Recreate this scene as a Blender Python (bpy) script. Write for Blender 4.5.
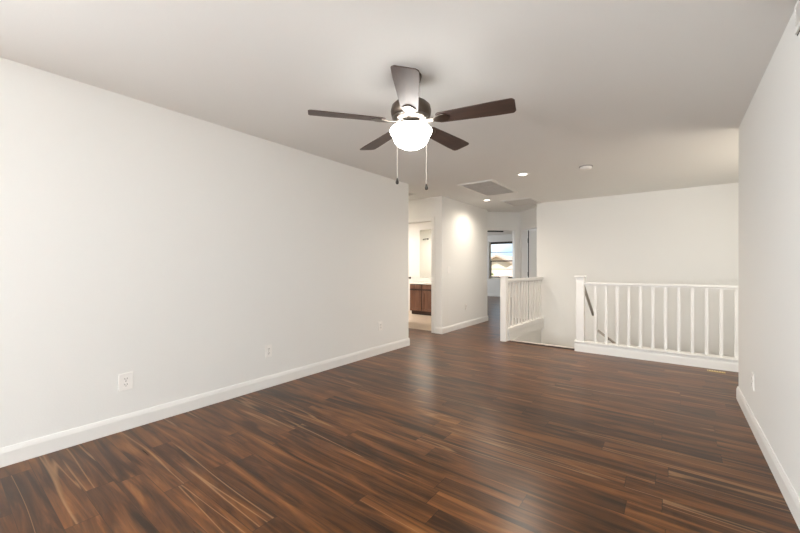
import bpy, bmesh, math, random
from mathutils import Vector, Matrix

# ------------------------------------------------------------------ setup
for o in list(bpy.data.objects):
    bpy.data.objects.remove(o)
scene = bpy.context.scene
COL = scene.collection
rnd = random.Random(7)

F_PX = 360.0
TH = math.atan(273.0 / F_PX)
EYE = 1.193
H = 2.44
cam_data = bpy.data.cameras.new('camera')
cam_data.sensor_width = 36.0
cam_data.lens = F_PX / 800.0 * 36.0
cam_data.clip_start = 0.05
cam_data.clip_end = 300
cam = bpy.data.objects.new('camera', cam_data)
COL.objects.link(cam)
cam.location = (0, 0, EYE)
cam.rotation_euler = (math.pi / 2, 0, TH)
scene.camera = cam

vs = scene.view_settings
vs.view_transform = 'Standard'
vs.look = 'None'
vs.gamma = 1.0
vs.use_curve_mapping = False
vs.exposure = 0.22
try:
    scene.cycles.max_bounces = 14
    scene.cycles.diffuse_bounces = 10
    scene.cycles.sample_clamp_indirect = 6.0
except Exception:
    pass

world = bpy.data.worlds.new('sky')
scene.world = world
world.use_nodes = True
wn = world.node_tree
wn.nodes.clear()
wo = wn.nodes.new('ShaderNodeOutputWorld')
wb = wn.nodes.new('ShaderNodeBackground')
wtc = wn.nodes.new('ShaderNodeTexCoord')
wno = wn.nodes.new('ShaderNodeTexNoise')
wno.inputs['Scale'].default_value = 5.0
wno.inputs['Detail'].default_value = 5.0
wra = wn.nodes.new('ShaderNodeValToRGB')
wra.color_ramp.elements[0].position = 0.42
wra.color_ramp.elements[0].color = (0.50, 0.70, 0.86, 1)
wra.color_ramp.elements[1].position = 0.62
wra.color_ramp.elements[1].color = (0.92, 0.94, 0.95, 1)
wn.links.new(wtc.outputs['Generated'], wno.inputs['Vector'])
wn.links.new(wno.outputs['Fac'], wra.inputs['Fac'])
wn.links.new(wra.outputs['Color'], wb.inputs['Color'])
wb.inputs['Strength'].default_value = 1.35
wn.links.new(wb.outputs[0], wo.inputs[0])

def light(name, kind, loc, energy, color=(1, 1, 1), rot=(0, 0, 0), **kw):
    ld = bpy.data.lights.new(name, kind)
    ld.energy = energy
    ld.color = color
    for k, v in kw.items():
        setattr(ld, k, v)
    lo = bpy.data.objects.new(name, ld)
    COL.objects.link(lo)
    lo.location = loc
    lo.rotation_euler = rot
    return lo

sun = light('sun', 'SUN', (10, -10, 20), 6.0, (1, 0.96, 0.9), (math.radians(36), 0, math.radians(15)), angle=0.01)
DAY = (0.93, 0.97, 1.0)
# window in the right wall beside the camera, and an unseen one added in the left wall to brighten the right wall
light('day_fill', 'AREA', (0.44, -0.35, 1.50), 4, DAY, (math.radians(90), 0, math.radians(90)),
      shape='RECTANGLE', size=1.2, size_y=1.3)
light('day_fill', 'AREA', (-3.16, -2.5, 1.45), 305, (0.90, 0.96, 1.0), (math.radians(90), 0, math.radians(-90)),
      shape='RECTANGLE', size=1.8, size_y=1.4)
# unseen lamp added behind the left wall to brighten the hall
light('hall_fill', 'AREA', (-5.0, 4.98, 2.42), 25, (1.0, 0.88, 0.74), (0, 0, 0), shape='DISK', size=0.12)
# daylight through the two windows of the wall behind the camera
light('day_fill', 'AREA', (-2.15, -4.57, 1.45), 52, (0.96, 0.955, 0.97), (math.radians(90), 0, 0),
      shape='RECTANGLE', size=1.3, size_y=1.4)
light('day_fill', 'AREA', (-0.55, -4.57, 1.45), 52, (0.96, 0.955, 0.97), (math.radians(90), 0, 0),
      shape='RECTANGLE', size=1.3, size_y=1.4)
# bathroom ceiling lamp, out of view above the vanity
light('bathroom_light', 'AREA', (-5.9, 6.65, 2.38), 44, (1.0, 0.91, 0.83), (0, 0, 0), shape='RECTANGLE', size=0.9, size_y=0.3)
# warm fill light added in an unseen window at the stairwell's right end
light('day_fill', 'AREA', (1.66, 5.25, 1.45), 21, (1.0, 0.90, 0.77), (math.radians(90), 0, math.radians(90)),
      shape='RECTANGLE', size=1.5, size_y=1.3)
# fill light in an added bedroom side window; daylight of the other bedroom's window
light('day_fill', 'AREA', (-8.86, 11.2, 1.45), 80, DAY, (math.radians(90), 0, math.radians(-90)),
      shape='RECTANGLE', size=1.5, size_y=1.3)
light('day_fill', 'AREA', (-0.32, 11.86, 1.45), 60, DAY, (math.radians(90), 0, math.radians(180)),
      shape='RECTANGLE', size=1.5, size_y=1.3)

# ------------------------------------------------------------------ materials
def new_mat(name):
    m = bpy.data.materials.new(name)
    m.use_nodes = True
    nt = m.node_tree
    return m, nt, nt.nodes['Principled BSDF']

def simple(name, color, rough=0.5, metal=0.0, bump=0.0, scale=60.0, var=0.0, coat=0.0, spec=0.5):
    m, nt, b = new_mat(name)
    b.inputs['Base Color'].default_value = (*color, 1)
    b.inputs['Roughness'].default_value = rough
    b.inputs['Metallic'].default_value = metal
    b.inputs['Coat Weight'].default_value = coat
    b.inputs['Specular IOR Level'].default_value = spec
    tc = nt.nodes.new('ShaderNodeTexCoord')
    no = nt.nodes.new('ShaderNodeTexNoise')
    no.inputs['Scale'].default_value = scale
    no.inputs['Detail'].default_value = 4
    nt.links.new(tc.outputs['Object'], no.inputs['Vector'])
    if bump:
        bp = nt.nodes.new('ShaderNodeBump')
        bp.inputs['Strength'].default_value = bump
        bp.inputs['Distance'].default_value = 0.004
        nt.links.new(no.outputs['Fac'], bp.inputs['Height'])
        nt.links.new(bp.outputs['Normal'], b.inputs['Normal'])
    if var:
        mx = nt.nodes.new('ShaderNodeMix')
        mx.data_type = 'RGBA'
        mx.inputs['A'].default_value = (*[c * (1 - var) for c in color], 1)
        mx.inputs['B'].default_value = (*[min(1, c * (1 + var)) for c in color], 1)
        nt.links.new(no.outputs['Fac'], mx.inputs['Factor'])
        nt.links.new(mx.outputs['Result'], b.inputs['Base Color'])
    return m

def wood(name, dark, light_, rough=0.4, axis='X', scale=6.0, coat=0.0):
    m, nt, b = new_mat(name)
    tc = nt.nodes.new('ShaderNodeTexCoord')
    mp = nt.nodes.new('ShaderNodeMapping')
    s = {'X': (0.12, 1, 1), 'Z': (1, 1, 0.12), 'Y': (1, 0.12, 1)}[axis]
    mp.inputs['Scale'].default_value = s
    no = nt.nodes.new('ShaderNodeTexNoise')
    no.inputs['Scale'].default_value = scale * 6
    no.inputs['Detail'].default_value = 6
    no.inputs['Distortion'].default_value = 0.6
    cr = nt.nodes.new('ShaderNodeValToRGB')
    cr.color_ramp.elements[0].position = 0.3
    cr.color_ramp.elements[0].color = (*dark, 1)
    cr.color_ramp.elements[1].position = 0.7
    cr.color_ramp.elements[1].color = (*light_, 1)
    nt.links.new(tc.outputs['Object'], mp.inputs['Vector'])
    nt.links.new(mp.outputs[0], no.inputs['Vector'])
    nt.links.new(no.outputs['Fac'], cr.inputs['Fac'])
    nt.links.new(cr.outputs['Color'], b.inputs['Base Color'])
    b.inputs['Roughness'].default_value = rough
    b.inputs['Coat Weight'].default_value = coat
    return m

def floor_material():
    m, nt, b = new_mat('acacia_plank_floor')
    N, L = nt.nodes, nt.links
    def math_(op, a, c=None, v=None):
        n = N.new('ShaderNodeMath')
        n.operation = op
        for i, x in enumerate((a, c, v)):
            if x is None:
                continue
            if isinstance(x, (int, float)):
                n.inputs[i].default_value = x
            else:
                L.new(x, n.inputs[i])
        return n.outputs[0]
    PW, PL = 0.127, 1.22
    tc = N.new('ShaderNodeTexCoord')
    sp = N.new('ShaderNodeSeparateXYZ')
    L.new(tc.outputs['Object'], sp.inputs[0])
    X, Y = sp.outputs[0], sp.outputs[1]
    yr = math_('DIVIDE', Y, PW)
    row = math_('FLOOR', yr)
    fy = math_('FRACT', yr)
    w1 = N.new('ShaderNodeTexWhiteNoise')
    w1.noise_dimensions = '1D'
    L.new(row, w1.inputs['W'])
    xs = math_('ADD', math_('DIVIDE', X, PL), math_('MULTIPLY', w1.outputs['Value'], 7.31))
    colid = math_('FLOOR', xs)
    fx = math_('FRACT', xs)
    cb = N.new('ShaderNodeCombineXYZ')
    L.new(row, cb.inputs[0])
    L.new(colid, cb.inputs[1])
    w2 = N.new('ShaderNodeTexWhiteNoise')
    w2.noise_dimensions = '2D'
    L.new(cb.outputs[0], w2.inputs['Vector'])
    # grain coordinates: long in x, shifted per plank
    gx = math_('ADD', math_('MULTIPLY', X, 1.15), math_('MULTIPLY', w2.outputs['Value'], 37.0))
    gv = N.new('ShaderNodeCombineXYZ')
    L.new(gx, gv.inputs[0])
    L.new(math_('MULTIPLY', Y, 14.0), gv.inputs[1])
    L.new(math_('MULTIPLY', w2.outputs['Value'], 11.0), gv.inputs[2])
    n1 = N.new('ShaderNodeTexNoise')
    n1.inputs['Scale'].default_value = 1.25
    n1.inputs['Detail'].default_value = 4
    n1.inputs['Roughness'].default_value = 0.55
    n1.inputs['Distortion'].default_value = 0.9
    L.new(gv.outputs[0], n1.inputs['Vector'])
    n2 = N.new('ShaderNodeTexNoise')
    n2.inputs['Scale'].default_value = 9.0
    n2.inputs['Detail'].default_value = 5
    n2.inputs['Distortion'].default_value = 0.4
    g2 = N.new('ShaderNodeCombineXYZ')
    L.new(math_('MULTIPLY', gx, 0.22), g2.inputs[0])
    L.new(math_('MULTIPLY', Y, 11.0), g2.inputs[1])
    L.new(math_('MULTIPLY', w2.outputs['Value'], 11.0), g2.inputs[2])
    L.new(g2.outputs[0], n2.inputs['Vector'])
    f = math_('ADD', math_('MULTIPLY', n1.outputs['Fac'], 0.90), math_('MULTIPLY', n2.outputs['Fac'], 0.14))
    f = math_('ADD', f, math_('MULTIPLY', math_('SUBTRACT', w2.outputs['Value'], 0.5), 0.13))
    cr = N.new('ShaderNodeValToRGB')
    e = cr.color_ramp.elements
    e[0].position = 0.38
    e[0].color = (0.0225, 0.0102, 0.0048, 1)
    e[1].position = 0.86
    e[1].color = (0.265, 0.116, 0.036, 1)
    for p, c in ((0.48, (0.046, 0.0186, 0.0074, 1)), (0.57, (0.088, 0.0335, 0.0110, 1)), (0.69, (0.152, 0.0580, 0.0170, 1))):
        x = e.new(p)
        x.color = c
    f = math_('ADD', f, 0.045)
    L.new(f, cr.inputs['Fac'])
    # thin pale sapwood streaks
    n3 = N.new('ShaderNodeTexNoise')
    n3.inputs['Scale'].default_value = 0.9
    n3.inputs['Detail'].default_value = 2
    n3.inputs['Distortion'].default_value = 0.05
    g3 = N.new('ShaderNodeCombineXYZ')
    L.new(math_('ADD', math_('MULTIPLY', X, 0.30), math_('MULTIPLY', w2.outputs['Value'], 91.0)), g3.inputs[0])
    L.new(math_('MULTIPLY', Y, 7.0), g3.inputs[1])
    L.new(math_('MULTIPLY', w2.outputs['Value'], 23.0), g3.inputs[2])
    L.new(g3.outputs[0], n3.inputs['Vector'])
    st = N.new('ShaderNodeMapRange')
    st.inputs['From Min'].default_value = 0.013
    st.inputs['From Max'].default_value = 0.002
    L.new(math_('ABSOLUTE', math_('SUBTRACT', n3.outputs['Fac'], 0.60)), st.inputs['Value'])
    ms = N.new('ShaderNodeMix')
    ms.data_type = 'RGBA'
    L.new(math_('MULTIPLY', st.outputs[0], 0.50), ms.inputs['Factor'])
    L.new(cr.outputs['Color'], ms.inputs['A'])
    ms.inputs['B'].default_value = (0.36, 0.20, 0.095, 1)
    # seams between the planks
    ey = math_('MINIMUM', fy, math_('SUBTRACT', 1.0, fy))
    ex = math_('MINIMUM', fx, math_('SUBTRACT', 1.0, fx))
    seam = math_('MAXIMUM', math_('LESS_THAN', ey, 0.010), math_('LESS_THAN', ex, 0.0014))
    mx = N.new('ShaderNodeMix')
    mx.data_type = 'RGBA'
    L.new(math_('MULTIPLY', seam, 0.65), mx.inputs['Factor'])
    L.new(ms.outputs['Result'], mx.inputs['A'])
    mx.inputs['B'].default_value = (0.012, 0.007, 0.005, 1)
    L.new(mx.outputs['Result'], b.inputs['Base Color'])
    rr = math_('ADD', 0.25, math_('MULTIPLY', n2.outputs['Fac'], 0.10))
    L.new(rr, b.inputs['Roughness'])
    bp = N.new('ShaderNodeBump')
    bp.inputs['Strength'].default_value = 0.05
    bp.inputs['Distance'].default_value = 0.002
    L.new(math_('SUBTRACT', math_('MULTIPLY', n2.outputs['Fac'], 0.5), seam), bp.inputs['Height'])
    L.new(bp.outputs['Normal'], b.inputs['Normal'])
    b.inputs['Specular IOR Level'].default_value = 0.27
    return m

def tile_material():
    m, nt, b = new_mat('cream_tile')
    tc = nt.nodes.new('ShaderNodeTexCoord')
    br = nt.nodes.new('ShaderNodeTexBrick')
    br.inputs['Scale'].default_value = 1.0
    br.inputs['Brick Width'].default_value = 0.45
    br.inputs['Row Height'].default_value = 0.45
    br.inputs['Mortar Size'].default_value = 0.004
    br.offset = 0.0
    br.inputs['Color1'].default_value = (0.66, 0.55, 0.44, 1)
    br.inputs['Color2'].default_value = (0.62, 0.52, 0.42, 1)
    br.inputs['Mortar'].default_value = (0.5, 0.44, 0.37, 1)
    nt.links.new(tc.outputs['Object'], br.inputs['Vector'])
    nt.links.new(br.outputs['Color'], b.inputs['Base Color'])
    b.inputs['Roughness'].default_value = 0.4
    return m

def emissive(name, color, strength):
    m, nt, b = new_mat(name)
    b.inputs['Base Color'].default_value = (0.9, 0.88, 0.84, 1)
    b.inputs['Emission Color'].default_value = (*color, 1)
    b.inputs['Emission Strength'].default_value = strength
    b.inputs['Roughness'].default_value = 0.3
    return m

M = {}
M['wall'] = simple('warm_white_wall_paint', (0.782, 0.779, 0.757), 0.6, bump=0.10, scale=95)
M['ceiling'] = simple('ceiling_paint', (0.788, 0.787, 0.768), 0.85, bump=0.12, scale=80)
M['trim'] = simple('white_gloss_trim', (0.79, 0.782, 0.757), 0.38, bump=0.01)
M['floor'] = floor_material()
M['tile'] = tile_material()
M['plastic'] = simple('white_plastic', (0.84, 0.82, 0.79), 0.35)
M['slot'] = simple('dark_slot', (0.06, 0.055, 0.05), 0.6)
M['grille'] = simple('white_grille_metal', (0.74, 0.72, 0.69), 0.5)
M['duct'] = simple('grey_duct_lining', (0.34, 0.325, 0.31), 0.9)
M['bronze'] = simple('brushed_bronze', (0.115, 0.088, 0.068), 0.36, metal=0.85, bump=0.02, scale=200)
M['nickel'] = simple('brushed_nickel', (0.21, 0.185, 0.16), 0.30, metal=1.0)
M['chrome'] = simple('dark_chrome', (0.16, 0.15, 0.14), 0.22, metal=1.0)
M['blade'] = wood('walnut_blade', (0.030, 0.015, 0.010), (0.070, 0.034, 0.022), 0.5, 'X', 5, coat=0.6)
M['blade'].node_tree.nodes['Principled BSDF'].inputs['Coat Roughness'].default_value = 0.75
M['chain'] = simple('pale_chain', (0.75, 0.70, 0.62), 0.35, metal=0.6)
M['darkknob'] = simple('dark_knob', (0.03, 0.024, 0.02), 0.4)
M['bowl'] = emissive('lit_frosted_glass', (1.0, 0.96, 0.91), 15.0)
M['lens'] = emissive('lit_lens', (1.0, 0.92, 0.80), 5.0)
M['vanity'] = wood('brown_vanity_wood', (0.115, 0.050, 0.028), (0.20, 0.092, 0.055), 0.45, 'Z', 3)
M['gap_shade'] = simple('vanity_gap_shade', (0.045, 0.021, 0.014), 0.5)
M['toe'] = simple('dark_toe', (0.05, 0.025, 0.018), 0.6)
M['counter'] = simple('white_counter', (0.86, 0.84, 0.80), 0.2)
M['mirror'] = simple('mirror_silver', (0.88, 0.90, 0.86), 0.02, metal=1.0)
M['black'] = simple('black_metal', (0.02, 0.02, 0.02), 0.45)
M['winframe'] = simple('dark_bronze_frame', (0.045, 0.038, 0.032), 0.5)
M['vinyl'] = simple('cream_vinyl', (0.80, 0.77, 0.68), 0.5)
M['brass'] = simple('worn_brass', (0.72, 0.55, 0.26), 0.35, metal=0.7)
M['rail_grey'] = simple('greige_handrail', (0.40, 0.36, 0.32), 0.5)
M['nosing'] = simple('pale_nosing', (0.62, 0.55, 0.48), 0.5)
M['edge'] = simple('dark_edge_strip', (0.05, 0.035, 0.028), 0.5)
M['carpet'] = simple('beige_carpet', (0.45, 0.38, 0.31), 0.95, bump=0.5, scale=300)
M['stucco'] = simple('cream_stucco', (0.66, 0.58, 0.46), 0.9, bump=0.2)
M['rooftile'] = simple('tan_roof_tile', (0.46, 0.37, 0.30), 0.8, bump=0.3, scale=12, var=0.2)
M['leaf'] = simple('tree_leaf', (0.20, 0.24, 0.10), 0.7, var=0.3, scale=6)
M['bark'] = simple('bark', (0.16, 0.11, 0.08), 0.9)
M['earth'] = simple('dry_earth', (0.42, 0.34, 0.25), 0.95, var=0.2, scale=2)
def glass_material():
    m, nt, b = new_mat('window_glass')
    b.inputs['Base Color'].default_value = (1, 1, 1, 1)
    b.inputs['Roughness'].default_value = 0.0
    b.inputs['Transmission Weight'].default_value = 1.0
    b.inputs['IOR'].default_value = 1.02
    return m
M['glass'] = glass_material()

# ------------------------------------------------------------------ mesh helpers
def box(bm, x0, x1, y0, y1, z0, z1, mtx=None):
    vs_ = [Vector((x, y, z)) for z in (z0, z1) for (x, y) in ((x0, y0), (x1, y0), (x1, y1), (x0, y1))]
    if mtx is not None:
        vs_ = [mtx @ v for v in vs_]
    v = [bm.verts.new(p) for p in vs_]
    for f in ((0, 3, 2, 1), (4, 5, 6, 7), (0, 1, 5, 4), (1, 2, 6, 5), (2, 3, 7, 6), (3, 0, 4, 7)):
        bm.faces.new([v[i] for i in f])

def lathe(bm, prof, seg=40, mtx=None):
    rings = []
    for r, z in prof:
        if r < 1e-5:
            p = Vector((0, 0, z))
            rings.append([bm.verts.new(mtx @ p if mtx else p)])
        else:
            ring = []
            for i in range(seg):
                a = 2 * math.pi * i / seg
                p = Vector((r * math.cos(a), r * math.sin(a), z))
                ring.append(bm.verts.new(mtx @ p if mtx else p))
            rings.append(ring)
    for a, b in zip(rings[:-1], rings[1:]):
        if len(a) == 1 and len(b) == 1:
            continue
        for i in range(seg):
            j = (i + 1) % seg
            if len(a) == 1:
                bm.faces.new([a[0], b[j], b[i]])
            elif len(b) == 1:
                bm.faces.new([a[i], a[j], b[0]])
            else:
                bm.faces.new([a[i], a[j], b[j], b[i]])

def tube(bm, pts, r, seg=10):
    pts = [Vector(p) for p in pts]
    rings = []
    for i, p in enumerate(pts):
        d = (pts[min(i + 1, len(pts) - 1)] - pts[max(i - 1, 0)]).normalized()
        up = Vector((0, 0, 1)) if abs(d.z) < 0.95 else Vector((1, 0, 0))
        a = d.cross(up).normalized()
        b = d.cross(a).normalized()
        rings.append([bm.verts.new(p + r * (math.cos(2 * math.pi * k / seg) * a + math.sin(2 * math.pi * k / seg) * b)) for k in range(seg)])
    for a, b in zip(rings[:-1], rings[1:]):
        for k in range(seg):
            bm.faces.new([a[k], a[(k + 1) % seg], b[(k + 1) % seg], b[k]])
    bm.faces.new(rings[0][::-1])
    bm.faces.new(rings[-1])

def prism(bm, poly, axis_fn, a0, a1):
    n = len(poly)
    lo = [bm.verts.new(axis_fn(p, a0)) for p in poly]
    hi = [bm.verts.new(axis_fn(p, a1)) for p in poly]
    bm.faces.new(lo[::-1])
    bm.faces.new(hi)
    for i in range(n):
        j = (i + 1) % n
        bm.faces.new([lo[i], lo[j], hi[j], hi[i]])

def build(name, bm, mat, parent=None, bevel=0.0, smooth=False, segs=2):
    bmesh.ops.recalc_face_normals(bm, faces=bm.faces)
    me = bpy.data.meshes.new(name)
    bm.to_mesh(me)
    bm.free()
    me.materials.append(mat)
    if smooth:
        for p in me.polygons:
            p.use_smooth = True
    o = bpy.data.objects.new(name, me)
    COL.objects.link(o)
    if parent is not None:
        o.parent = parent
    if bevel:
        md = o.modifiers.new('bevel', 'BEVEL')
        md.width = bevel
        md.segments = segs
        md.limit_method = 'ANGLE'
        md.angle_limit = math.radians(40)
    return o

def new():
    return bmesh.new()

def struct(o):
    o['kind'] = 'structure'
    return o

def tag(o, label, cat, group=None):
    o['label'] = label
    o['category'] = cat
    if group:
        o['group'] = group
    return o

def thing(name, label, cat, loc=(0, 0, 0), rz=0.0, group=None):
    o = bpy.data.objects.new(name, None)
    o.empty_display_size = 0.05
    COL.objects.link(o)
    o.location = loc
    o.rotation_euler = (0, 0, rz)
    return tag(o, label, cat, group)

def kids(o):
    return [c for c in bpy.data.objects if c.parent == o]

def dup(o, parent=None):
    c = o.copy()
    COL.objects.link(c)
    c.parent = parent
    for k in kids(o):
        dup(k, c)
    return c

def wall(name, p0, p1, thick, z0=0.0, z1=H, holes=(), mat=None):
    """solid wall from p0 to p1, its thickness on the left of that direction"""
    p0, p1 = Vector((*p0, 0)), Vector((*p1, 0))
    d = (p1 - p0)
    ln = d.length
    mtx = Matrix.Translation(p0) @ Matrix.Rotation(math.atan2(d.y, d.x), 4, 'Z')
    bm = new()
    s = 0.0
    for (a, b, za, zb) in sorted(holes):
        if a > s:
            box(bm, s, a, 0, thick, z0, z1, mtx)
        if za > z0:
            box(bm, a, b, 0, thick, z0, za, mtx)
        if zb < z1:
            box(bm, a, b, 0, thick, zb, z1, mtx)
        s = b
    if s < ln:
        box(bm, s, ln, 0, thick, z0, z1, mtx)
    return struct(build(name, bm, mat or M['wall']))

BB_H, BB_T = 0.112, 0.014
def baseboard(name, p0, p1, ext0=0.0, ext1=0.0):
    """baseboard along p0 -> p1 that stands out to the right of that direction"""
    p0, p1 = Vector((*p0, 0)), Vector((*p1, 0))
    d = (p1 - p0).normalized()
    n = Vector((d.y, -d.x, 0))
    p0, p1 = p0 - d * ext0, p1 + d * ext1
    ln = (p1 - p0).length
    prof = [(0, 0), (BB_T, 0), (BB_T, BB_H - 0.03), (BB_T * 0.75, BB_H - 0.014), (BB_T * 0.45, BB_H), (0, BB_H)]
    bm = new()
    prism(bm, prof, lambda q, a: p0 + d * a + n * q[0] + Vector((0, 0, q[1])), 0, ln)
    return struct(build(name, bm, M['trim']))

# ------------------------------------------------------------------ the room's shell
XL, XR = -3.19, 0.47
YC = 4.42          # where both side walls end
YB = 7.30          # back wall of the stairwell
XH = -3.26         # hall wall
XS = -2.065         # left side of the stairwell
YS = 5.66          # top of the stairs
XE = 1.70
APEX = (-2.82, 8.29)

def slab(name, rects, mat, z0, z1):
    bm = new()
    for (a, b, c, d) in rects:
        box(bm, a, b, c, d, z0, z1)
    return struct(build(name, bm, mat))

slab('floor', [(-8.0, XE + 0.1, -4.8, YS), (XH - 0.12, XS - 0.02, YS, 7.3), (-3.60, XS - 0.02, 7.3, 8.6), (-9.0, -3.60, 8.02, 13.8), (-3.60, XS, 8.6, 13.8),
               (XS - 0.02, 2.0, YB + 0.12, 8.6), (XS, 2.0, 8.6, 12.0)], M['floor'], -0.28, 0.0)
slab('floor_bathroom', [(-8.0, XH - 0.12, YS, 7.3), (-8.0, -3.60, 7.3, 8.02)], M['tile'], -0.28, 0.001)
slab('floor_stairwell', [(XS, XE + 0.1, YS, YB)], M['carpet'], -2.80, -2.70)
slab('ceiling', [(-9.0, 2.0, -4.8, 13.95)], M['ceiling'], H, H + 0.12)

wall('wall_left', (XL, YC), (XL, -4.6), -0.12, holes=[(YC + 1.6, YC + 3.4, 0.75, 2.15)])
wall('wall_right', (XR, -4.6), (XR, YC), -0.12, holes=[(3.65, 4.85, 0.85, 2.15)])
# rear wall, behind the camera, with its two windows
wall('wall_rear', (XR + 0.12, -4.6), (XL - 0.12, -4.6), 0.12,
     holes=[(0.49, 1.79, 0.75, 2.15), (2.09, 3.39, 0.75, 2.15)])
wall('wall_hall_near', (-7.9, YC), (XL - 0.12, YC), -0.12)
wall('wall_hall_end', (-7.9, YC), (-7.9, 8.02), 0.1)
wall('wall_stairwell_near', (XR + 0.12, YC), (XE, YC), -0.12)
wall('wall_stairwell_right', (XE, YC - 0.12), (XE, YB + 0.12), -0.1, z0=-2.8, holes=[(4.60 - YC + 0.12, 5.90 - YC + 0.12, 0.8, 2.1)])
wall('wall_back', (-2.145, YB), (XE, YB), 0.12, z0=-2.8)
wall('wall_bathroom', (-7.9, 5.52), (XH, 5.52), 0.12, holes=[(7.9 - 4.22, 7.9 - 3.46, 0, 2.03)])
wall('wall_hall', (XH, 5.64), (XH, 7.49), 0.12)
wall('wall_bathroom_right', (-3.38, 7.25), (-3.38, 7.49), 0.22)
wall('wall_bathroom_back', (-9.0, 7.90), (-3.60, 7.90), 0.12)
wall('wall_bathroom_corner', (-3.60, 7.49), (-3.60, 7.90), 0.10)
wall('wall_stairwell_left', (XS, YS), (XS, YB), 0.10, z0=-2.8, z1=0.004)
wall('wall_stairwell_front', (-1.03, YS), (XE, YS), -0.10, z0=-2.8, z1=-0.0)

# two doorways on the 45 degree walls at the end of the hall
S2 = math.sqrt(0.5)
def on1(s):
    return (APEX[0] - S2 * s, APEX[1] - S2 * s)
def on2(s):
    return (APEX[0] + S2 * s, APEX[1] - S2 * s)
D1 = (0.115, 0.900)
D2 = (0.130, 0.880)
w1p = on1(1.10)
wall('wall_hall_left_angle', w1p, APEX, 0.11, holes=[(1.10 - D1[1], 1.10 - D1[0], 0, 2.03)])
wall('wall_hall_right_angle', APEX, on2(0.985), 0.11, holes=[(D2[0], D2[1], 0, 2.03)])
wall('wall_hall_return', (-2.145, YB + 0.12), (-2.145, 7.62), -0.10)
wall('wall_bedroom_between', (APEX[0] + 0.05, APEX[1] + 0.06), (APEX[0] + 0.05, 13.8), 0.10)
wall('wall_bedroom_left', (-8.9, 8.02), (-8.9, 13.8), 0.1, holes=[(2.43, 3.93, 0.8, 2.1)])
WX0, WX1, WZ0, WZ1 = -5.90, -4.62, 0.70, 2.17
wall('wall_bedroom_window', (-9.0, 13.7), (-2.72, 13.7), 0.14, holes=[(9.0 + WX0, 9.0 + WX1, WZ0, WZ1)])
wall('wall_bedroom_far', (-2.72, 11.9), (2.0, 11.9), 0.1, holes=[(1.6, 3.2, 0.8, 2.1)])
wall('wall_bedroom_right', (1.9, YB + 0.12), (1.9, 12.0), -0.1)

# ------------------------------------------------------------------ baseboards
baseboard('baseboard_left', (XL, -4.6), (XL, YC), 0, BB_T)
baseboard('baseboard_hall_near', (XL, YC), (-7.8, YC), 0, 0)
baseboard('baseboard_right', (XR, YC), (XR, -4.6), BB_T, 0)
baseboard('baseboard_stairwell_near', (XE, YC), (XR, YC), 0, 0)
baseboard('baseboard_hall', (XH, 5.52), (XH, 7.49), BB_T, BB_T)
baseboard('baseboard_bathroom', (-3.39, 5.52), (XH, 5.52), 0, 0)
baseboard('baseboard_hall_back', (-7.8, 5.52), (-4.29, 5.52), 0, 0)
baseboard('baseboard_bedroom', (-8.8, 13.7), (-2.78, 13.7), 0, 0)
baseboard('baseboard_rear', (XR, -4.6), (XL, -4.6), 0, 0)

# ------------------------------------------------------------------ door trim
def casing(name, p0, p1, a, b, head=2.03, w=0.062, t=0.014, jamb=0.11, sill_strip=None):
    """casing and jamb lining round the opening a..b of the wall line p0 -> p1; the room is on the right of that direction"""
    p0v, p1v = Vector((*p0, 0)), Vector((*p1, 0))
    d = p1v - p0v
    mtx = Matrix.Translation(p0v) @ Matrix.Rotation(math.atan2(d.y, d.x), 4, 'Z')
    bm = new()
    box(bm, a - w, a, -t, 0, 0, head + w, mtx)
    box(bm, b, b + w, -t, 0, 0, head + w, mtx)
    box(bm, a, b, -t, 0, head, head + w, mtx)
    box(bm, a, a + 0.012, -t, jamb, 0, head, mtx)
    box(bm, b - 0.012, b, -t, jamb, 0, head, mtx)
    box(bm, a + 0.012, b - 0.012, -t, jamb, head - 0.012, head, mtx)
    o = struct(build(name, bm, M['trim'], bevel=0.003))
    return o, mtx
casing('trim_1', (-7.9, 5.52), (XH, 5.52), 7.9 - 4.22, 7.9 - 3.46, w=0.058, t=0.010, jamb=0.12)
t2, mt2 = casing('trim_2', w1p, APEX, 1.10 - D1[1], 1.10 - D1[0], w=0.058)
t3, mt3 = casing('trim_3', APEX, on2(0.985), D2[0], D2[1], w=0.058)
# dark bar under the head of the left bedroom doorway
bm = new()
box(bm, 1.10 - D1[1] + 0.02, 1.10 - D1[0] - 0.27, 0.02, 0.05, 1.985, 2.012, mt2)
bar = struct(build('dark_head_bar', bm, M['black'], t2))

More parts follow.
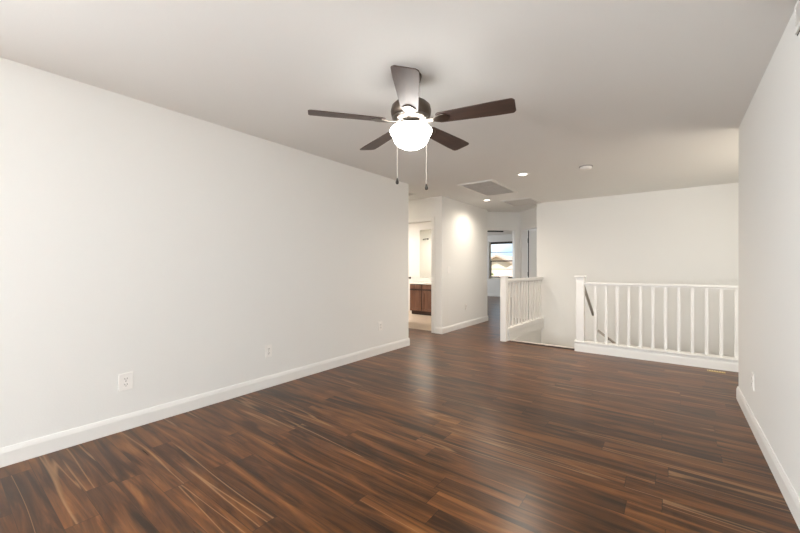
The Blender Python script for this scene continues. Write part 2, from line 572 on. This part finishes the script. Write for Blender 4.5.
def door_leaf(name, hinge, ang, width, knob_side=1, hinges=True):
    """six panel white door leaf; local +x runs from the hinge to the latch, both faces panelled"""
    root = bpy.data.objects.new(name, None)
    COL.objects.link(root)
    root.location = (hinge[0], hinge[1], 0)
    root.rotation_euler = (0, 0, ang)
    root['kind'] = 'structure'
    bm = new()
    box(bm, 0.0, width, -0.0135, 0.0135, 0.012, 2.01)
    st = 0.105
    xm = width / 2
    cols = [(st, xm - 0.05), (xm + 0.05, width - st)]
    rows = [(0.22, 0.80), (0.98, 1.56), (1.66, 1.90)]
    frame_x = [(0, st), (xm - 0.05, xm + 0.05), (width - st, width)]
    for sgn in (-1, 1):
        y0, y1 = (0.0135, 0.0185) if sgn > 0 else (-0.0185, -0.0135)
        for (a, b) in frame_x:
            box(bm, a, b, y0, y1, 0.012, 2.01)
        for (a, b) in cols:
            zs = [0.012] + [z for r in rows for z in r] + [2.01]
            for i in range(0, len(zs), 2):
                box(bm, a, b, y0, y1, zs[i], zs[i + 1])
            for (z0, z1) in rows:
                box(bm, a + 0.035, b - 0.035, y0 if sgn > 0 else y0 + 0.001, y1 - 0.001 if sgn > 0 else y1, z0 + 0.035, z1 - 0.035)
    leaf = build('leaf', bm, M['trim'], root)
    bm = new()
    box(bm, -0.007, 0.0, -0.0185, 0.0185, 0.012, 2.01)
    build('hinge_gap_shade', bm, M['black'], root)  # black strip standing in for the shaded gap between leaf and jamb
    if hinges:
        for z in (0.25, 1.02, 1.78):
            bm = new()
            lathe(bm, [(0, -0.05), (0.009, -0.05), (0.009, 0.05), (0, 0.05)], 10, Matrix.Translation((-0.004, 0.022 * knob_side, z)))
            box(bm, -0.003, 0.0, -0.016, 0.022, z - 0.05, z + 0.05)
            build('hinge', bm, M['black'], root)
    for sgn in (-1, 1):
        bm = new()
        rot = Matrix.Translation((width - 0.065, sgn * 0.0185, 0.95)) @ Matrix.Rotation(-sgn * math.pi / 2, 4, 'X')
        lathe(bm, [(0, 0), (0.03, 0), (0.03, 0.006), (0.011, 0.01), (0.011, 0.03), (0.024, 0.038), (0.028, 0.052), (0.02, 0.064), (0, 0.066)], 18, rot)
        build('door_knob', bm, M['black'], root, smooth=True)
    return root
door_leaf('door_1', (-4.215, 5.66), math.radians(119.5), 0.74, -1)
h2 = Vector((*on2(D2[0] + 0.050), 0)) + Vector((S2, S2, 0)) * 0.125
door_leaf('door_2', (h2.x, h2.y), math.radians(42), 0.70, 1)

# ------------------------------------------------------------------ bedroom window and what is outside
def window_unit(name, x0, x1, z0, z1, y, depth=0.05, mun=True):
    root = bpy.data.objects.new(name, None)
    COL.objects.link(root)
    root.location = ((x0 + x1) / 2, y, z0)
    root['kind'] = 'structure'
    w, h = x1 - x0, z1 - z0
    hw = w / 2
    bm = new()
    t = 0.05
    box(bm, -hw, -hw + t, 0, depth, 0, h)
    box(bm, hw - t, hw, 0, depth, 0, h)
    box(bm, -hw + t, hw - t, 0, depth, 0, t)
    box(bm, -hw + t, hw - t, 0.03, depth, h - t, h)
    build('window_frame', bm, M['vinyl'], root)
    bm = new()
    box(bm, -hw + t, hw - t, 0, 0.03, h - t, h)
    build('head_track', bm, M['winframe'], root)
    mid = h * 0.475
    for nm, za, zb, yy in (('lower_sash', t, mid + 0.03, 0.0), ('upper_sash', mid - 0.01, h - t, 0.022)):
        bm = new()
        s = 0.03
        s = 0.03 if nm == 'lower_sash' else 0.0
        if s:
            box(bm, -hw + t, -hw + t + s, yy, yy + 0.02, za, zb)
            box(bm, hw - t - s, hw - t, yy, yy + 0.02, za, zb)
        box(bm, -hw + t + s, hw - t - s, yy, yy + 0.02, za, za + 0.045)
        box(bm, -hw + t + s, hw - t - s, yy, yy + 0.02, zb - 0.035, zb)
        sash = build(nm, bm, M['winframe'], root)
        if mun:
            bm = new()
            zc = (za + zb) / 2
            box(bm, -hw + t + s, hw - t - s, yy + 0.004, yy + 0.016, zc - 0.009, zc + 0.009)
            build('muntin', bm, M['winframe'], sash)
        bm = new()
        box(bm, -hw + t + s, hw - t - s, yy + 0.008, yy + 0.011, za + 0.045, zb - 0.035)
        build('glass_pane', bm, M['glass'], sash)
    return root
window_unit('window_1', WX0, WX1, WZ0, WZ1, 13.76)
window_unit('window_2', -1.20, 0.10, 0.75, 2.15, -4.69)
window_unit('window_3', -2.80, -1.50, 0.75, 2.15, -4.69)
window_unit('window_4', -2.72 + 1.6, -2.72 + 3.2, 0.8, 2.1, 11.93)
for nm, x, y, w, z0, z1, a in (('added_window_5', -8.92, 11.2, 1.5, 0.8, 2.1, 90), ('added_window_6', XE + 0.04, 5.25, 1.3, 0.8, 2.1, -90),  # bedroom side and stairwell windows are added out of view for their light
                               ('added_window_7', XL - 0.06, -2.5, 1.8, 0.75, 2.15, 90), ('window_8', XR + 0.06, -0.35, 1.2, 0.85, 2.15, -90)):  # the left wall window is added to brighten the right wall
    w_ = window_unit(nm, x - w / 2, x + w / 2, z0, z1, y)
    w_.rotation_euler = (0, 0, math.radians(a))

bm = new()
box(bm, -80, 60, -60, 120, -3.2, -3.0)
struct(build('ground', bm, M['earth']))

def house(name, label, x, y, rz, w, d, hw, hr, walls, roof):
    root = thing(name, label, 'house', (x, y, -3.0), rz)
    bm = new()
    box(bm, -w / 2, w / 2, -d / 2, d / 2, 0, hw)
    prism(bm, [(-w / 2, hw), (w / 2, hw), (0, hw + hr)], lambda q, a: Vector((q[0], a, q[1])), -d / 2, d / 2)
    build('house_wall', bm, walls, root)
    bm = new()
    e = 0.5
    for sgn in (-1, 1):
        k = hr / (w / 2)
        prism(bm, [(0, hw + hr + 0.02), (sgn * (w / 2 + e), hw - e * k + 0.02), (sgn * (w / 2 + e), hw - e * k + 0.2), (0, hw + hr + 0.2)],
              lambda q, a: Vector((q[0], a, q[1])), -d / 2 - e, d / 2 + e)
    build('house_roof', bm, roof, root)
    for xx in (-w * 0.25, w * 0.22):
        bm = new()
        box(bm, xx - 0.5, xx + 0.5, -d / 2 - 0.04, -d / 2 + 0.02, hw - 1.9, hw - 0.7)
        build('house_window', bm, M['winframe'], root)
    return root
house('house', 'far house whose tan roof peak shows above the nearer house outside the bedroom window', -15.0, 40.0, math.radians(8), 9.0, 9.0, 3.0, 2.2, M['stucco'], M['rooftile'])
house('house', 'nearer cream house with tan roof behind the lower panes of the bedroom window', -8.0, 29.0, math.radians(74), 8.0, 5.0, 2.6, 1.5, M['stucco'], M['rooftile'])

def tree(x, y, h, r, label):
    root = thing('tree', label, 'tree', (x, y, -3.0))
    bm = new()
    tube(bm, [(0, 0, 0), (0.1, 0.05, h * 0.35), (0.05, 0, h * 0.75)], 0.12, 8)
    build('trunk', bm, M['bark'], root)
    bm = new()
    for i in range(900):
        u, v = rnd.random() * 2 * math.pi, rnd.uniform(-1, 1)
        q = math.sqrt(1 - v * v)
        k = r * rnd.uniform(0.6, 1.0) * (1 + 0.25 * math.sin(3 * u + 2 * v))
        c = Vector((k * q * math.cos(u), k * q * math.sin(u), h * 0.68 + k * v * 1.05))
        a = Vector((rnd.uniform(-1, 1), rnd.uniform(-1, 1), rnd.uniform(-1, 1))).normalized() * 0.17
        b = a.cross(Vector((rnd.uniform(-1, 1), rnd.uniform(-1, 1), rnd.uniform(-1, 1)))).normalized() * 0.09
        vs_ = [bm.verts.new(c + s) for s in (-a, b, a, -b)]
        bm.faces.new(vs_)
    build('foliage', bm, M['leaf'], root)
    return root
tree(-11.0, 22.0, 4.4, 1.5, 'leafy olive green tree outside the bedroom window, left of the houses')

# ------------------------------------------------------------------ stairs
stairs = thing('staircase', 'stairs going down between the two white railings', 'stairs', (-1.57, YS, 0))
RISE, RUN = 0.19, 0.28
L0 = Vector((-1.57, YS, 0))
def stair_step(x0, x1, y0, y1, z):
    bm = new()
    box(bm, x0 - L0.x, x1 - L0.x, y0 - L0.y, y1 - L0.y, z - 0.19, z)
    return build('step', bm, M['carpet'], stairs, bevel=0.012)
XI = -1.04
for i in range(2):
    stair_step(XS + 0.005, XI, YS + 0.005 + RUN * i, YS + RUN * (i + 1), -RISE * (i + 1))
bm = new()
box(bm, XS + 0.005 - L0.x, XI - L0.x, RUN * 2 + 0.005, YB - 0.005 - L0.y, -0.76, -RISE * 3)
build('landing', bm, M['carpet'], stairs, bevel=0.012)
for i in range(9):
    stair_step(XI + 0.001 + 0.27 * i, XI + 0.27 * (i + 1), 6.45, YB - 0.005, -RISE * (4 + i))
# nosing at the top of the stairs: pale strip with a dark edge on the floor side
bm = new()
box(bm, -2.085, -1.115, 5.635, YS + 0.012, 0.0, 0.022)
nos = struct(build('trim_4', bm, M['nosing'], bevel=0.006))
bm = new()
box(bm, -2.085, -1.115, 5.612, 5.635, 0.0, 0.012)
struct(build('stair_nosing_edge', bm, M['edge'], nos))

# ------------------------------------------------------------------ railings
def newel(parent, x, y, z0, z1, w, cap=0.02):
    bm = new()
    box(bm, x - w / 2, x + w / 2, y - w / 2, y + w / 2, z0, z1 - 0.022)
    n = build('newel_post', bm, M['trim'], parent, bevel=0.003)
    bm = new()
    box(bm, x - w / 2 - cap, x + w / 2 + cap, y - w / 2 - cap, y + w / 2 + cap, z1 - 0.022, z1)
    build('post_cap', bm, M['trim'], n, bevel=0.006)
    return n

# front railing, along x
YF = 5.60
fr = thing('railing', 'white baluster railing on a low curb in front of the stairwell', 'railing', (-1.04, YF, 0), group='stair railings')
o = Vector((-1.04, YF, 0))
newel(fr, 0.0, 0, 0.14, 1.062, 0.098)
bm = new()
box(bm, -0.055, XE - o.x - 0.002, -0.045, 0.055, 0.0, 0.125)
build('curb', bm, M['wall'], fr)
bm = new()
box(bm, -0.07, XE - o.x - 0.002, -0.066, 0.07, 0.125, 0.147)
build('curb_cap', bm, M['trim'], fr, bevel=0.005)
bm = new()
prism(bm, [(0, 0), (-BB_T, 0), (-BB_T, 0.085), (-BB_T * 0.6, 0.105), (0, 0.11)], lambda q, a: Vector((a, -0.045 + q[0], q[1])), -0.068, XE - o.x - 0.002)
build('curb_baseboard', bm, M['trim'], fr)
bm = new()
box(bm, 0.049, XE - o.x - 0.002, -0.036, 0.036, 0.945, 0.973)
build('handrail', bm, M['trim'], fr, bevel=0.006)
bm = new()
box(bm, 0.049, XE - o.x - 0.002, -0.020, 0.020, 0.925, 0.945)
build('sub_rail', bm, M['trim'], fr)
bal = None
for i in range(20):
    x = 0.186 + 0.130 * i
    if x > XE - o.x - 0.03:
        break
    if bal is None:
        bm = new()
        box(bm, -0.016, 0.016, -0.016, 0.016, 0.147, 0.925)
        bal = build('baluster', bm, M['trim'], fr, bevel=0.002)
        b = bal
    else:
        b = bal.copy()
        COL.objects.link(b)
        b.parent = fr
    b.location = (x, 0, 0)

# side railing, along y, between the hall and the stairwell
XQ = -2.135
sr = thing('railing', 'white railing beside the hall, running back from a square post to the wall', 'railing', (XQ, 5.60, 0), rz=-math.atan(0.085 / 1.7), group='stair railings')
LQ = YB - 5.60 - 0.004
newel(sr, -0.02, 0.0, 0.0, 1.045, 0.092, 0.010)
bm = new()
box(bm, -0.05, 0.04, 0.062, LQ, 0.0, 0.135)
build('curb', bm, M['wall'], sr)
bm = new()
box(bm, -0.058, 0.048, 0.030, LQ, 0.135, 0.205)
build('curb_cap', bm, M['trim'], sr, bevel=0.005)
bm = new()
box(bm, -0.036, 0.036, 0.030, LQ, 0.955, 0.99)
build('handrail', bm, M['trim'], sr, bevel=0.006)
bm = new()
box(bm, -0.02, 0.02, 0.030, LQ, 0.935, 0.955)
build('sub_rail', bm, M['trim'], sr)
sb = None
for i in range(12):
    if sb is None:
        bm = new()
        box(bm, -0.016, 0.016, -0.016, 0.016, 0.205, 0.935)
        sb = build('baluster', bm, M['trim'], sr, bevel=0.002)
        b = sb
    else:
        b = sb.copy()
        COL.objects.link(b)
        b.parent = sr
    b.location = (0, 0.16 + 0.130 * i, 0)

# handrail that follows the stairs down
hr = thing('stair_handrail', 'grey handrail sloping down the stairs behind the front railing post', 'handrail', (-1.0, 6.5, -0.57))
bm = new()
tube(bm, [(-0.02, 5.665 - 6.5, 0.93 + 0.57), (-0.02, 6.47 - 6.5, 0.42 + 0.57)], 0.020, 12)
build('upper_rail', bm, M['rail_grey'], hr, smooth=True)
bm = new()
box(bm, 0.0, 0.04, -0.02, 0.02, 0.0, 1.04)
n = build('newel_post', bm, M['trim'], hr, bevel=0.003)
bm = new()
box(bm, -0.012, 0.052, -0.032, 0.032, 1.04, 1.06)
build('post_cap', bm, M['trim'], n, bevel=0.004)
bm = new()
tube(bm, [(0.04, 0, 0.74), (1.55, 0, 0.74 - 1.55 * 0.72)], 0.020, 12)
build('lower_rail', bm, M['rail_grey'], hr, smooth=True)

# ------------------------------------------------------------------ ceiling fan
FX, FY = -1.363, 1.916
fan = thing('ceiling_fan', 'ceiling fan with five dark wood blades and a lit bowl', 'ceiling fan', (FX, FY, H))
bm = new()
lathe(bm, [(0, 0), (0.068, 0), (0.070, -0.012), (0.062, -0.040), (0.040, -0.060), (0.018, -0.066), (0, -0.066)])
build('canopy', bm, M['bronze'], fan, smooth=True)
bm = new()
lathe(bm, [(0, -0.06), (0.013, -0.06), (0.013, -0.175), (0, -0.175)], 16)
build('downrod', bm, M['bronze'], fan, smooth=True)
bm = new()
lathe(bm, [(0, -0.165), (0.035, -0.165), (0.06, -0.172), (0.105, -0.185), (0.126, -0.205), (0.132, -0.235), (0.128, -0.262), (0.112, -0.285),
           (0.09, -0.298), (0.06, -0.302), (0, -0.302)], 48)
mh = build('motor_housing', bm, M['bronze'], fan, smooth=True)
bm = new()
lathe(bm, [(0.120, -0.277), (0.124, -0.279), (0.108, -0.295), (0.085, -0.304), (0.06, -0.308), (0.058, -0.303)], 48)
build('housing_ring', bm, M['nickel'], mh, smooth=True)
bm = new()
lathe(bm, [(0, -0.30), (0.058, -0.30), (0.062, -0.308), (0.060, -0.322), (0.070, -0.326), (0.070, -0.334), (0.0, -0.334)], 40)
build('light_fitter', bm, M['chrome'], fan, smooth=True)
bm = new()
lathe(bm, [(0.066, -0.335), (0.100, -0.336), (0.124, -0.344), (0.136, -0.358), (0.137, -0.368), (0.129, -0.386), (0.120, -0.396), (0.116, -0.414),
           (0.107, -0.435), (0.089, -0.455), (0.060, -0.471), (0.030, -0.479), (0, -0.481)], 56)
build('glass_bowl', bm, M['bowl'], fan, smooth=True)

ZB = -0.305
def blade_mesh():
    bm = new()
    n = 26
    r0, r1 = 0.175, 0.652
    top, bot = [], []
    outline = []
    def half(r):
        k = (r - r0) / (r1 - r0)
        w = 0.052 + 0.018 * min(1, k * 1.3)
        e = 0.020
        if r > r1 - e:
            q = (r - (r1 - e)) / e
            w *= (1 - 0.28 * q * q)
        if r < r0 + 0.02:
            q = 1 - (r - r0) / 0.02
            w *= (1 - 0.25 * q * q)
        return w
    rs = [r0 + (r1 - r0) * i / n for i in range(n + 1)] + [r1 - 0.012, r1 - 0.005, r0 + 0.006]
    rs = sorted(rs)
    pts = [(r, half(r)) for r in rs] + [(r, -half(r)) for r in reversed(rs)]
    prism(bm, pts, lambda q, a: Vector((q[0], q[1], a)), -0.003, 0.003)
    return bm
def iron_mesh():
    bm = new()
    # arm from the housing to the blade, ending in a rounded three lobed plate under the blade
    sect = [(0.085, 0.020, 0.000), (0.12, 0.017, -0.004), (0.15, 0.018, -0.006), (0.175, 0.030, -0.005), (0.20, 0.042, -0.004), (0.225, 0.040, -0.004), (0.245, 0.024, -0.004), (0.258, 0.008, -0.004)]
    prev = None
    for (r, w, z) in sect:
        ring = [bm.verts.new(p) for p in ((r, -w, z - 0.006), (r, w, z - 0.006), (r, w, z), (r, -w, z))]
        if prev:
            for i in range(4):
                j = (i + 1) % 4
                bm.faces.new([prev[i], prev[j], ring[j], ring[i]])
        else:
            bm.faces.new(ring[::-1])
        prev = ring
    bm.faces.new(prev)
    return bm
cam_angles = (193.4, 265.6, 337.6, 49.6, 121.6)
b0 = i0 = None
for k, a in enumerate(cam_angles):
    if b0 is None:
        bm = blade_mesh()
        b0 = build('fan_blade', bm, M['blade'], fan, bevel=0.0015)
        bm = iron_mesh()
        i0 = build('blade_iron', bm, M['nickel'], b0, bevel=0.002)
        b = b0
    else:
        b = b0.copy()
        COL.objects.link(b)
        b.parent = fan
        ir = i0.copy()
        COL.objects.link(ir)
        ir.parent = b
    b.location = (0, 0, ZB)
    # pitched about its own long axis: the clockwise edge is higher
    b.rotation_euler = (math.radians(-11), 0, math.radians(a) + TH)

def camdir(lat, fwd):
    return Vector((-math.sin(TH) * fwd + math.cos(TH) * lat, math.cos(TH) * fwd + math.sin(TH) * lat, 0))
for (lat, zend) in ((-0.089, 1.725), (0.092, 1.690)):
    c = camdir(lat, -0.118)
    bm = new()
    pz = zend - H
    s = c * 0.45
    tube(bm, [(s.x, s.y, -0.318), (c.x * 0.97, c.y * 0.97, -0.321), (c.x, c.y, -0.335), (c.x, c.y, pz + 0.015)], 0.0016, 6)
    ch = build('pull_chain', bm, M['chain'], fan)
    bm = new()
    lathe(bm, [(0, 0.018), (0.004, 0.016), (0.006, 0.004), (0.0105, -0.010), (0.008, -0.020), (0, -0.024)], 14, Matrix.Translation((c.x, c.y, pz)))
    build('chain_knob', bm, M['darkknob'], ch, smooth=True)

# ------------------------------------------------------------------ ceiling fittings
def downlight(x, y, label, watts):
    t = thing('recessed_light', label, 'ceiling light', (x, y, H), group='recessed ceiling lights')
    bm = new()
    lathe(bm, [(0.055, -0.004), (0.062, -0.010), (0.085, -0.008), (0.090, 0.0), (0.055, 0.0)], 36)
    build('trim_ring', bm, M['trim'], t, smooth=True)
    bm = new()
    lathe(bm, [(0, -0.007), (0.050, -0.007), (0.057, -0.003), (0, -0.001)], 36)
    build('lens', bm, M['lens'], t)
    l = light('lamp', 'SPOT', (x, y, H - 0.02), watts, (1.0, 0.87, 0.72), (0, 0, 0), spot_size=math.radians(164), spot_blend=1.0, shadow_soft_size=0.085)
    return t
downlight(-1.613, 4.868, 'lit recessed ceiling light beside the larger vent', 150)
downlight(-2.78, 6.36, 'lit recessed ceiling light nearer the hall wall, beyond the larger vent', 85)

def ceiling_vent(name, x0, x1, y0, y1, label, slats, dividers=0, fw=0.03):
    cx, cy = (x0 + x1) / 2, (y0 + y1) / 2
    t = thing(name, label, 'vent', (cx, cy, H))
    hx, hy = (x1 - x0) / 2, (y1 - y0) / 2
    bm = new()
    box(bm, -hx, -hx + fw, -hy, hy, -0.014, 0)
    box(bm, hx - fw, hx, -hy, hy, -0.014, 0)
    box(bm, -hx + fw, hx - fw, -hy, -hy + fw, -0.014, 0)
    box(bm, -hx + fw, hx - fw, hy - fw, hy, -0.014, 0)
    for i in range(dividers):
        yy = -hy + (i + 1) * 2 * hy / (dividers + 1)
        box(bm, -hx + fw, hx - fw, yy - 0.01, yy + 0.01, -0.013, 0)
    build('frame', bm, M['trim'], t, bevel=0.003)
    bm = new()
    box(bm, -hx + fw, hx - fw, -hy + fw, hy - fw, -0.002, 0)
    build('backing', bm, M['duct'], t)
    bm = new()
    span = 2 * hy - 2 * fw
    for i in range(slats):
        yy = -hy + fw + (i + 0.5) * span / slats
        mt = Matrix.Translation((0, yy, -0.007)) @ Matrix.Rotation(math.radians(38), 4, 'X')
        box(bm, -hx + fw, hx - fw, -span / slats * 0.52, span / slats * 0.52, -0.0008, 0.0008, mt)
    build('louvers', bm, M['grille'], t)
    return t
ceiling_vent('return_air_vent', -2.62, -2.055, 4.90, 5.965, 'large white slatted air vent in the ceiling before the hall', 46, 2, 0.04)
ceiling_vent('return_air_vent', -2.605, -2.05, 6.61, 7.28, 'smaller slatted ceiling vent above the side railing', 28, 0, 0.022)
ceiling_vent('ceiling_register', -4.0, -3.53, 4.94, 5.10, 'small ceiling register at the hall ceiling, past the left wall corner', 6, 0, 0.018)

sd = thing('smoke_detector', 'round white smoke detector on the ceiling', 'smoke detector', (-0.865, 4.97, H))
bm = new()
lathe(bm, [(0, 0), (0.078, 0), (0.078, -0.008), (0.070, -0.010), (0.068, -0.010), (0, -0.010)], 36)
build('mount', bm, M['duct'], sd)
bm = new()
lathe(bm, [(0, -0.010), (0.066, -0.010), (0.070, -0.020), (0.060, -0.036), (0.030, -0.044), (0, -0.046)], 36)
build('cover', bm, M['plastic'], sd, smooth=True)

# wall register high on the right wall
wr = thing('wall_register', 'white wall register high on the right wall under the ceiling', 'vent', (XR, 2.29, 2.29))
bm = new()
box(bm, -0.012, 0, -0.2, -0.18, 0, 0.135)
box(bm, -0.012, 0, 0.18, 0.2, 0, 0.135)
box(bm, -0.012, 0, -0.18, 0.18, 0, 0.02)
box(bm, -0.012, 0, -0.18, 0.18, 0.115, 0.135)
build('frame', bm, M['trim'], wr, bevel=0.003)
bm = new()
box(bm, -0.002, 0, -0.206, 0.206, -0.006, 0.141)
build('backing', bm, M['slot'], wr)  # dark rim wider than the frame paints its shadow line
bm = new()
for i in range(6):
    mt = Matrix.Translation((-0.007, 0, 0.028 + i * 0.0158)) @ Matrix.Rotation(math.radians(40), 4, 'Y')
    box(bm, -0.008, 0.008, -0.18, 0.18, -0.0008, 0.0008, mt)
build('louvers', bm, M['grille'], wr)

# ------------------------------------------------------------------ outlets and switch (local +y is out of the wall)
def plate_root(name, label, cat, loc, rz, w, h, group=None):
    t = thing(name, label, cat, loc, rz, group)
    bm = new()
    box(bm, -w / 2, w / 2, 0, 0.007, -h / 2, h / 2)
    build('cover_plate', bm, M['plastic'], t, bevel=0.0035)
    return t
def outlet(label, loc, rz, w=0.076, h=0.122):
    t = plate_root('wall_outlet', label, 'outlet', loc, rz, w, h, 'wall outlets')
    for dz in (0.021, -0.021):
        bm = new()
        lathe(bm, [(0, 0), (0.017, 0), (0.0165, 0.003), (0, 0.003)], 20, Matrix.Translation((0, 0.0065, dz)) @ Matrix.Rotation(-math.pi / 2, 4, 'X'))
        r = build('receptacle', bm, M['plastic'], t)
        bm = new()
        box(bm, -0.0085, -0.0055, 0.0095, 0.0102, dz - 0.003, dz + 0.008)
        box(bm, 0.0055, 0.0085, 0.0095, 0.0102, dz - 0.003, dz + 0.008)
        box(bm, -0.0025, 0.0025, 0.0095, 0.0102, dz - 0.012, dz - 0.007)
        build('slot', bm, M['slot'], r)
    bm = new()
    lathe(bm, [(0, 0), (0.0035, 0), (0.003, 0.0012), (0, 0.0014)], 10, Matrix.Translation((0, 0.007, 0)) @ Matrix.Rotation(-math.pi / 2, 4, 'X'))
    build('screw', bm, M['nickel'], t)
    return t
RL, RR = -math.pi / 2, math.pi / 2
outlet('white outlet at the left end of the long left wall, largest in view', (XL, 0.885, 0.352), RL, 0.088, 0.126)
outlet('middle one of the three white outlets low on the left wall', (XL, 2.05, 0.357), RL)
outlet('white outlet on the left wall nearest the hall corner', (XL, 3.76, 0.378), RL)
outlet('white outlet low on the right wall', (XR, 3.66, 0.352), RR)
outlet('small white outlet low on the hall wall under the light switch', (XH, 6.45, 0.393), RL, 0.070, 0.115)
sw = plate_root('light_switch', 'white light switch on the hall wall', 'light switch', (XH, 5.775, 1.13), RL, 0.095, 0.122)
for dx in (-0.022, 0.022):
    bm = new()
    box(bm, dx - 0.009, dx + 0.009, 0.006, 0.011, -0.032, 0.032)
    build('rocker', bm, M['plastic'], sw, bevel=0.002)

# brass register lying in the floor at the foot of the curb
br = thing('floor_plate', 'small brass plate on the floor at the foot of the railing curb', 'plate', (0.39, 5.42, 0.0))
bm = new()
box(bm, -0.078, 0.078, -0.028, 0.028, 0.0, 0.006)
pl = build('plate', bm, M['brass'], br, bevel=0.002)
bm = new()
for i in range(7):
    box(bm, -0.069 + i * 0.022, -0.064 + i * 0.022, -0.018, 0.018, 0.0055, 0.0065)
build('slots', bm, M['slot'], pl)

# ------------------------------------------------------------------ bathroom
VX0, VX1, VYF = -5.27, -3.72, 7.36
van = thing('vanity_cabinet', 'brown wooden vanity cabinet in the bathroom', 'cabinet', (VX0, VYF, 0))
bm = new()
box(bm, 0, VX1 - VX0, 0.0, 0.535, 0.09, 0.755)
build('cabinet_body', bm, M['gap_shade'], van, bevel=0.002)  # dark body colour paints the shade in the gaps between doors and drawers
bm = new()
box(bm, 0.02, VX1 - VX0 - 0.02, 0.05, 0.52, 0.0, 0.09)
build('toe_kick', bm, M['toe'], van)
dw = 0.36
for i in range(4):
    x0, x1 = i * dw + 0.014, (i + 1) * dw - 0.014
    bm = new()
    box(bm, x0, x1, -0.018, 0.0, 0.638, 0.744)
    build('drawer_front', bm, M['vanity'], van, bevel=0.003)
    bm = new()
    r = 0.06
    box(bm, x0, x0 + r, -0.018, 0, 0.10, 0.604)
    box(bm, x1 - r, x1, -0.018, 0, 0.10, 0.604)
    box(bm, x0 + r, x1 - r, -0.018, 0, 0.10, 0.10 + r)
    box(bm, x0 + r, x1 - r, -0.018, 0, 0.604 - r, 0.604)
    box(bm, x0 + r, x1 - r, -0.005, 0, 0.10 + r, 0.604 - r)
    build('cabinet_door', bm, M['vanity'], van, bevel=0.002)
ct = thing('countertop', 'white countertop on the brown vanity with a low backsplash', 'countertop', (VX0, VYF, 0.755))
bm = new()
box(bm, -0.015, VX1 - VX0, -0.03, 0.538, 0.0, 0.038)
build('slab', bm, M['counter'], ct, bevel=0.006)
bm = new()
box(bm, -0.015, VX1 - VX0, 0.515, 0.538, 0.038, 0.125)
build('backsplash', bm, M['counter'], ct, bevel=0.003)
mi = thing('wall_mirror', 'large frameless mirror above the vanity', 'mirror', (-4.4, 7.9, 0.9))
bm = new()
box(bm, -0.93, 0.65, -0.010, 0.0, 0.0, 1.25)
build('mirror_glass', bm, M['mirror'], mi, bevel=0.002)
sh = thing('shower_arm', 'dark shower arm on the bathroom wall, seen only in the mirror', 'shower head', (-6.52, 5.64, 2.11))
bm = new()
lathe(bm, [(0, 0), (0.03, 0), (0.028, 0.008), (0, 0.010)], 20, Matrix.Rotation(-math.pi / 2, 4, 'X'))
build('flange', bm, M['black'], sh, smooth=True)
bm = new()
tube(bm, [(0, 0.006, 0), (-0.01, 0.05, 0.0), (-0.04, 0.08, 0.0), (-0.12, 0.09, -0.004)], 0.011, 10)
build('arm', bm, M['black'], sh, smooth=True)
bm = new()
lathe(bm, [(0, 0.03), (0.012, 0.03), (0.02, 0.012), (0.035, 0.0), (0, 0.0)], 20, Matrix.Translation((-0.12, 0.09, -0.03)))
build('head', bm, M['black'], sh, smooth=True)
